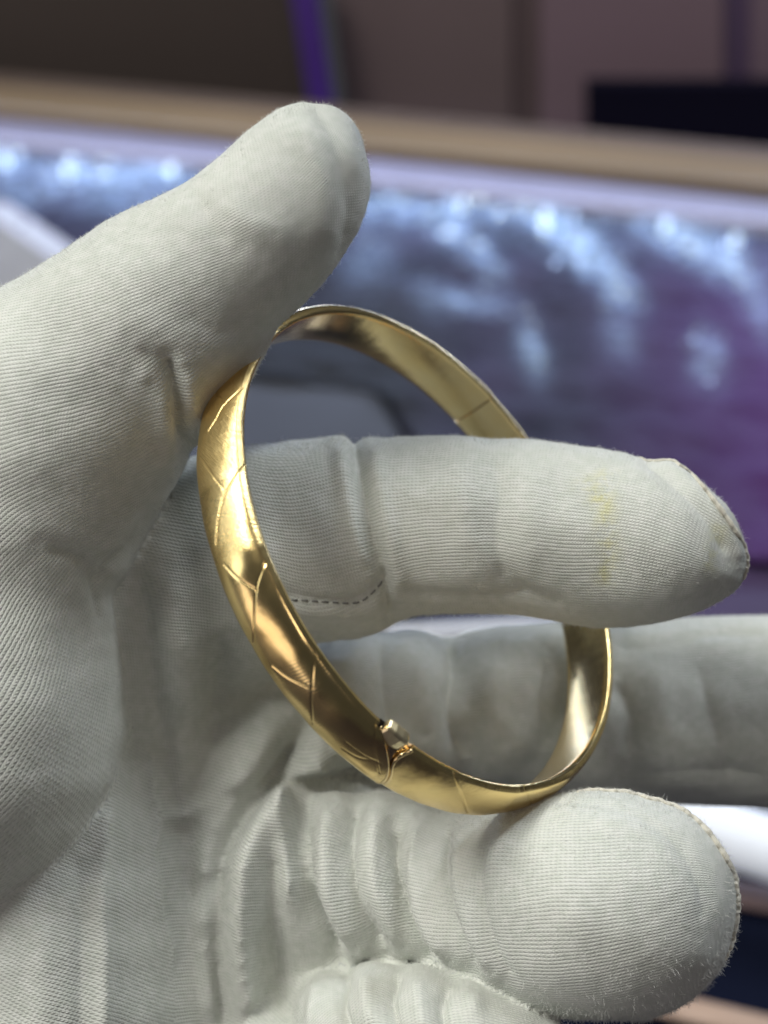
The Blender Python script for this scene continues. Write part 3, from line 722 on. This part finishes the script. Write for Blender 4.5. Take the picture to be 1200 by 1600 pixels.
# cotton fuzz standing off the fabric (a stroll of short hairs)
def make_fuzz():
    fc = gv[gq].mean(1); fnn = gn[gq].mean(1); vv = -fc / np.linalg.norm(fc, axis=1)[:, None]; fd = (fnn * vv).sum(1)
    p_ = to_px(fc); own_f = own[gq[:, 0]]
    m = (p_[:, 0] > -20) & (p_[:, 0] < 1220) & (p_[:, 1] > 100) & (p_[:, 1] < 1620) & (fd > -.4) & (fd < .95) & (fc[:, 2] > -200)
    ii = np.nonzero(m)[0]; w = np.where(np.abs(fd[ii]) < .4, 1.0, .16); w *= np.where(own_f[ii] == NAMES.index('ring'), 1.5, np.where(own_f[ii] == NAMES.index('pinky'), .2, 1.))
    sel = rng.choice(ii, 80000, replace=True, p=w / w.sum())
    jit = rng.uniform(size=(len(sel), 2)); q = gv[gq[sel]]
    base_ = (q[:, 0] * ((1 - jit[:, :1]) * (1 - jit[:, 1:])) + q[:, 1] * (jit[:, :1] * (1 - jit[:, 1:])) + q[:, 2] * (jit[:, :1] * jit[:, 1:]) + q[:, 3] * ((1 - jit[:, :1]) * jit[:, 1:]))
    nn = fnn[sel]; nn /= np.linalg.norm(nn, axis=1)[:, None]
    L = rng.gamma(3.0, .068, len(sel)); L = np.where(own_f[sel] == NAMES.index('ring'), L * 1.7, L); L = np.clip(L, .08, 1.1)
    dr = nn + rng.normal(0, .55, nn.shape); dr /= np.linalg.norm(dr, axis=1)[:, None]
    K = 4; pts = np.zeros((len(sel), K, 3)); cur = base_ - nn * .03; pts[:, 0] = cur
    for k_ in range(1, K):
        dr = dr + rng.normal(0, .35, dr.shape); dr /= np.linalg.norm(dr, axis=1)[:, None]; cur = cur + dr * (L / (K - 1))[:, None]; pts[:, k_] = cur
    hc = bpy.data.hair_curves.new('fuzz'); hc.add_curves([K] * len(sel))
    w3 = L2W(pts.reshape(-1, 3)) - np.array(GL.location)
    hc.points.foreach_set('position', w3.astype(np.float32).ravel())
    rad = np.tile(np.array([.012, .011, .009, .004]) * .001 * 1.15, len(sel)).astype(np.float32)
    hc.points.foreach_set('radius', rad)
    hc.materials.append(FUZZ); o = bpy.data.objects.new('fuzz', hc); COL.objects.link(o); o.parent = GL; o['kind'] = 'stuff'; o['label'] = 'short cotton fuzz on the glove'
make_fuzz()

# ================================================================== BANGLE
RC = P(693.5, 839.7, 170.0); TH, PH, RR = 0.973, 0.561, 28.94
u_ = np.array([math.cos(PH), math.sin(PH), 0]); v_ = np.array([-math.sin(PH), math.cos(PH), 0]); t_ = np.array([0, 0, 1.])
AX = math.sin(TH) * u_ + math.cos(TH) * t_; Mx = math.cos(TH) * u_ - math.sin(TH) * t_
BW = 6.5; DH = 1.25                                   # width and dome height
def ringpt(t, s, r):                                  # s: 0 at the near rim, BW at the far rim
    t, s, r = np.broadcast_arrays(t, s, r)
    return RC + (r * np.cos(t))[..., None] * Mx + (r * np.sin(t))[..., None] * v_ - s[..., None] * AX
tt = np.linspace(0, 2 * np.pi, 3600, endpoint=False); rim = to_px(ringpt(tt, 0., RR))
def t_of(px, py): return tt[((rim - np.array([px, py])) ** 2).sum(1).argmin()]
TL, TR = t_of(590, 1133), t_of(650, 1163)            # the break at the clasp
print('clasp', TL, TR, 'front', t_of(383, 673), 'right', t_of(950, 993), 'top', t_of(587, 493))
# depth check
for q in ((383, 673), (437, 520), (820, 685), (950, 993), (755, 1220), (892, 1205)): print(q, 'rim depth', round(-ringpt(t_of(*q), 0., RR)[2], 1))
rim2 = to_px(ringpt(tt, BW, RR))
def t2_of(px, py):
    d = ((rim2 - np.array([px, py])) ** 2).sum(1) + 1e6 * (np.abs((tt - TL + np.pi) % (2 * np.pi) - np.pi) > .8); return tt[d.argmin()]
T2L, T2R = t2_of(585, 1216), t2_of(592, 1220)
print('far rim', T2L, T2R)
def endL(s): s = np.asarray(s, float); x = s / BW; return TL + (T2L - TL) * x + sgn0 * 1.7 / RR * np.sin(np.pi * np.clip(x, 0, 1)) ** .8
def endR(s):
    s = np.asarray(s, float); x = s / BW; lin = TR + (T2R - TR) * x; near = endL(s) + sgn0 * .30 / RR
    return np.where(sgn0 * (lin - near) > 0, near + (lin - near) * np.clip(1 - x * 2.2, 0, 1), near)
sgn0 = 1 if ((TR - TL) % (2 * np.pi)) < np.pi else -1
NA, NS, NI = 2600, 110, 18
sgn = 1 if ((TR - TL) % (2 * np.pi)) < np.pi else -1  # direction from the left half's end across the gap
gap = ((TR - TL) * sgn) % (2 * np.pi)
# opposite hinge
HINGE = TL - sgn * math.pi * 1.0
GRO = [([(328, 606), (352, 630)], .11), ([(378, 606), (350, 632), (337, 655), (325, 674)], .13), ([(313, 714), (330, 740), (350, 765)], .11), ([(383, 724), (362, 752), (348, 779), (340, 815), (337, 852)], .13),
       ([(350, 883), (372, 903), (401, 923)], .12), ([(416, 878), (404, 905), (398, 935), (396, 1004)], .13), ([(425, 1040), (450, 1060), (487, 1076)], .12), ([(493, 1018), (488, 1060), (486, 1100), (489, 1145)], .11),
       ([(588, 1133), (586, 1170), (592, 1208)], .10), ([(709, 1208), (722, 1243), (733, 1278)], .16), ([(820, 1230), (830, 1255), (840, 1276)], .13),
       ([(535, 1170), (560, 1185), (585, 1190)], .06), ([(540, 1160), (570, 1182), (597, 1195)], .05)]
def build_half(name, ta, tb, dr, label, bulge_end=0.0):
    n = int(NA * abs(tb - ta) / (2 * np.pi)); T = np.linspace(ta, tb, n)
    so = np.linspace(0, 1, NS); so = .5 - .5 * np.cos(np.pi * so)
    s_out = so * BW; r_out = RR + dr + DH * np.sqrt(np.maximum(0, 1 - (2 * so - 1) ** 2)) ** 1.05 + .22 * np.minimum(1, np.minimum(so, 1 - so) * 40)
    si = np.linspace(1, 0, NI)[1:-1]; s_in = si * BW; r_in = RR + dr - .35 - .40 * (1 - (2 * si - 1) ** 2)
    s_all = np.concatenate([s_out, [BW - .05], s_in, [.05]]); r_all = np.concatenate([r_out, [RR + dr - .3], r_in, [RR + dr - .3]]); kinds = len(s_out)
    Tg = np.repeat(T[:, None], len(s_all), 1)
    if bulge_end:
        f = np.clip(1 - np.abs(Tg - (tb if bulge_end > 0 else ta)) * RR / 7, 0, 1)
        Tg = Tg + (endL(s_all) - TL if bulge_end > 0 else endR(s_all) - TR)[None] * f * f
    pts = ringpt(Tg, np.repeat(s_all[None], n, 0), np.repeat(r_all[None], n, 0))
    flat = pts.reshape(-1, 3); pp = to_px(flat)
    rdir = (np.cos(Tg)[..., None] * Mx + np.sin(Tg)[..., None] * v_)
    # outward normal of the dome
    es = (s_all / BW - .5) * 2; nr = np.stack([es * 1.1 * (np.arange(len(s_all)) < kinds), np.sqrt(np.maximum(.05, 1 - es ** 2)) * 1.0], 1); nr /= np.linalg.norm(nr, axis=1)[:, None]
    nrm = rdir * nr[None, :, 1:2] - AX * nr[None, :, 0:1]
    facing = ((nrm * -pts).sum(2) > 0).reshape(-1) & np.tile(np.arange(len(s_all)) < kinds, n)
    dsp = np.zeros(len(flat))
    for poly, dpt in GRO:
        poly = spline(poly, 4); m = facing & (pp > poly.min(0) - 8).all(1) & (pp < poly.max(0) + 8).all(1); ii = np.nonzero(m)[0]
        if len(ii) == 0: continue
        # only the side of the ring that faces the viewer from outside
        d = polydist(pp[ii], poly) * 0.066
        dsp[ii] -= .75 * dpt * np.exp(-(d / .075) ** 2)
    # hidden rest of the engraving: crossed cuts round the band
    sgrid = np.repeat(s_all[None], n, 0)
    for k_ in range(14):
        tc = TL + sgn * (gap + .62 + k_ * .34)
        vis = facing.reshape(n, -1)
        for sl in (1, -1):
            for k2 in (0,):
                line = Tg - (tc + sl * (sgrid - BW / 2) * .035); line = (line + np.pi) % (2 * np.pi) - np.pi
                dd = np.abs(line) * RR; far = (k_ < 7)
                if far: dsp -= (.10 * np.exp(-(dd / .13) ** 2) * (np.arange(len(s_all)) < kinds)[None]).reshape(-1) * ~facing
    pts = pts + nrm * dsp.reshape(n, -1, 1)
    # hammered softness of the old gold
    lowf = .05 * sines(flat, 6, 8, 9).reshape(n, -1) * (np.arange(len(s_all)) < kinds)[None]
    pts = pts + rdir * lowf[..., None]
    m_ = len(s_all); idx = np.arange(n * m_).reshape(n, m_)
    q = np.stack([idx[:-1], np.roll(idx, -1, 1)[:-1], np.roll(idx, -1, 1)[1:], idx[1:]], 3 - 1).reshape(-1, 4)
    if sgn * (1 if tb > ta else -1) > 0 or True:
        c = pts.reshape(-1, 3); nf = np.cross(c[q[:, 2]] - c[q[:, 0]], c[q[:, 3]] - c[q[:, 1]]); chk = (nf * nrm.reshape(-1, 3)[q[:, 0]])[np.isin(q[:, 0] % m_, np.arange(45, 65))].sum()
        if chk < 0: q = q[:, ::-1]
    # end caps
    caps_v = [pts[0].mean(0), pts[-1].mean(0)]; N0 = n * m_
    tri = []
    for e_, (row, c) in enumerate(((idx[0], N0), (idx[-1], N0 + 1))):
        for j in range(m_): tri.append((row[j], row[(j + 1) % m_], c, c) if e_ == 0 else (row[(j + 1) % m_], row[j], c, c))
    V_ = np.concatenate([pts.reshape(-1, 3), np.array(caps_v)])
    me_v = L2W(V_)
    o = mesh_obj(name, me_v, q, GOLD, BG)
    me = o.data; me.materials.append(GOLD_IN)
    mi = ((q % m_).min(1) >= kinds - 1).astype(np.int32); me.polygons.foreach_set('material_index', mi)
    sm = np.ones(len(q), bool); me.polygons.foreach_set('use_smooth', sm)
    uv = me.uv_layers.new(name='band'); U = (Tg * RR); Vv = np.repeat(s_all[None], n, 0)
    vals = np.stack([U.reshape(-1), Vv.reshape(-1)], 1); li = np.zeros(len(me.loops), np.int32); me.loops.foreach_get('vertex_index', li)
    uv.data.foreach_set('uv', vals[np.minimum(li, len(vals) - 1)].astype(np.float32).ravel())
    # satin sections alternate with polished ones, bounded by the cuts
    ppn = to_px(pts.reshape(-1, 3))
    Tf = Tg.reshape(-1)
    def sec(a, b, w=.01):
        a, b = t_of(*a), t_of(*b); mid = math.atan2(math.sin(a) + math.sin(b), math.cos(a) + math.cos(b)); half = abs((a - b + np.pi) % (2 * np.pi) - np.pi) / 2
        return np.clip((half - np.abs((Tf - mid + np.pi) % (2 * np.pi) - np.pi)) / w + .5, 0, 1)
    outer = np.tile(np.arange(m_) < kinds, n)
    br = (sec((437, 520), (386, 735), .03) + .5 * sec((386, 735), (413, 850), .04) + .3 * sec((650, 1163), (709, 1203)) + .30 * sec((709, 1203), (812, 1229)))
    rbm = sec((490, 1012), (600, 1145), .02) * .8 + sec((815, 1229), (890, 1207), .02) + .35 * sec((395, 590), (383, 700), .05)
    rest = sec((900, 1200), (600, 495), .05); br = br + .4 * rest
    fattr(me, 'brush', np.clip(br, 0, 1) * outer + .12 * (~outer)); fattr(me, 'ribbed', np.clip(rbm, 0, 1) * outer)
    if label: o['label'] = label
    # solid closing plates at the two ends
    for row, e_ in ((0, 0), (-1, 1)):
        edge = pts[row]; c = edge.mean(0); dirn = np.cross(AX, rdir[row].mean(0)); 
        cv = np.vstack([edge, c[None]]); f3 = [[j, (j + 1) % m_, m_] if e_ else [(j + 1) % m_, j, m_] for j in range(m_)]
        cp = mesh_obj('end_plate', L2W(cv), f3, GOLD_RED, o2 if False else BG, smooth=False)
    return o
BG = empty('gold_bangle', Vector(L2W(RC)))
tag(BG, 'engraved gold hinged bangle held between thumb and fingers', 'bangle')
eps = .0
build_half('band_half', HINGE, TL, .10, 'upper band half with the crossed engraved cuts', bulge_end=1)
build_half('band_half', TL + sgn * gap, TL + sgn * (2 * np.pi) - sgn * math.pi - sgn * .004, -.12, 'lower band half from the clasp to the hinge', bulge_end=-1)
# clasp: tongue inside the gap, thumb piece at the near rim, black block for the slot's shade
def ring_block(name, t0, t1, s0, s1, r0, r1, mat, bev, nseg=6, taper=0.0):
    v = []; f = []
    for i in range(nseg + 1):
        a = t0 + (t1 - t0) * i / nseg; k_ = taper * abs(2 * i / nseg - 1)
        for s, r in ((s0 + k_, r0), (s1 - k_, r0), (s1 - k_, r1 - k_), (s0 + k_, r1 - k_)): v.append(L2W(ringpt(a, s, r)))
    for i in range(nseg):
        for j in range(4): f.append([i * 4 + j, i * 4 + (j + 1) % 4, i * 4 + 4 + (j + 1) % 4, i * 4 + 4 + j])
    f.append([3, 2, 1, 0]); f.append([nseg * 4 + j for j in range(4)])
    o = mesh_obj(name, v, f, mat, BG, smooth=False)
    if bev: b = o.modifiers.new('bevel', 'BEVEL'); b.width = bev; b.segments = 2; b.limit_method = 'ANGLE'
    uv = o.data.uv_layers.new(name='band')
    return o
mm = 1 / RR * sgn

def dome(so): return np.sqrt(np.maximum(0, 1 - (2 * so - 1) ** 2))
def ring_dome(name, f0, f1, s0, s1, rb, dh, mat, n=14, m=30):
    so = .5 - .5 * np.cos(np.pi * np.linspace(0, 1, m)); ss = s0 + so * (s1 - s0)
    rows = []
    for i in range(n):
        a = i / (n - 1); T_ = f0(ss) * (1 - a) + f1(ss) * a
        o_ = ringpt(T_, ss, rb + dh * dome(so)); i_ = ringpt(T_[::-1], ss[::-1], rb - .5 + 0 * ss); rows.append(np.vstack([o_, i_]))
    M_ = 2 * m; v = np.vstack(rows); idx = np.arange(n * M_).reshape(n, M_)
    f = [[int(idx[i, j]), int(idx[i, (j + 1) % M_]), int(idx[i + 1, (j + 1) % M_]), int(idx[i + 1, j])] for i in range(n - 1) for j in range(M_)]
    f.append([int(q) for q in idx[0][::-1]]); f.append([int(q) for q in idx[-1]])
    o = mesh_obj(name, L2W(v), f, mat, BG, smooth=False); o.data.uv_layers.new(name='band'); return o
mm = 1 / RR * sgn
ring_dome('clasp_tongue', lambda s_: endL(s_) - 1.2 * mm, lambda s_: endR(s_) + 1.0 * mm, .7, BW - .7, RR - .1, DH * .80, GOLD_RED)
def edge_wire(name, fn, off, rad, s0, s1, rr_):
    so = np.linspace(s0 / BW, s1 / BW, 40); pts = L2W(ringpt(fn(so * BW) + off * mm, so * BW, rr_ + DH * dome(so)))
    v, f = tube(pts, rad * .001, 8); o = mesh_obj(name, v, f, GOLD_RED, BG); o.data.uv_layers.new(name='band'); return o
edge_wire('rolled_edge', endL, -.05, .20, .1, BW - .1, RR + .10)
edge_wire('rolled_edge', endR, .12, .24, .1, BW - .1, RR - .12)
ring_block('slot_shade_block', TL - .15 * mm, TL + .6 * mm, -.04, .55, RR - .35, RR + .65, BLACK, 0.0001)
tp = ring_block('thumb_piece', TL + .45 * mm, TL + 3.35 * mm, -1.0, 1.1, RR - .55, RR + 1.0, TAB, .00028, nseg=3, taper=.22)
print('verts', sum(len(o.data.vertices) for o in S.objects if o.type == 'MESH'))
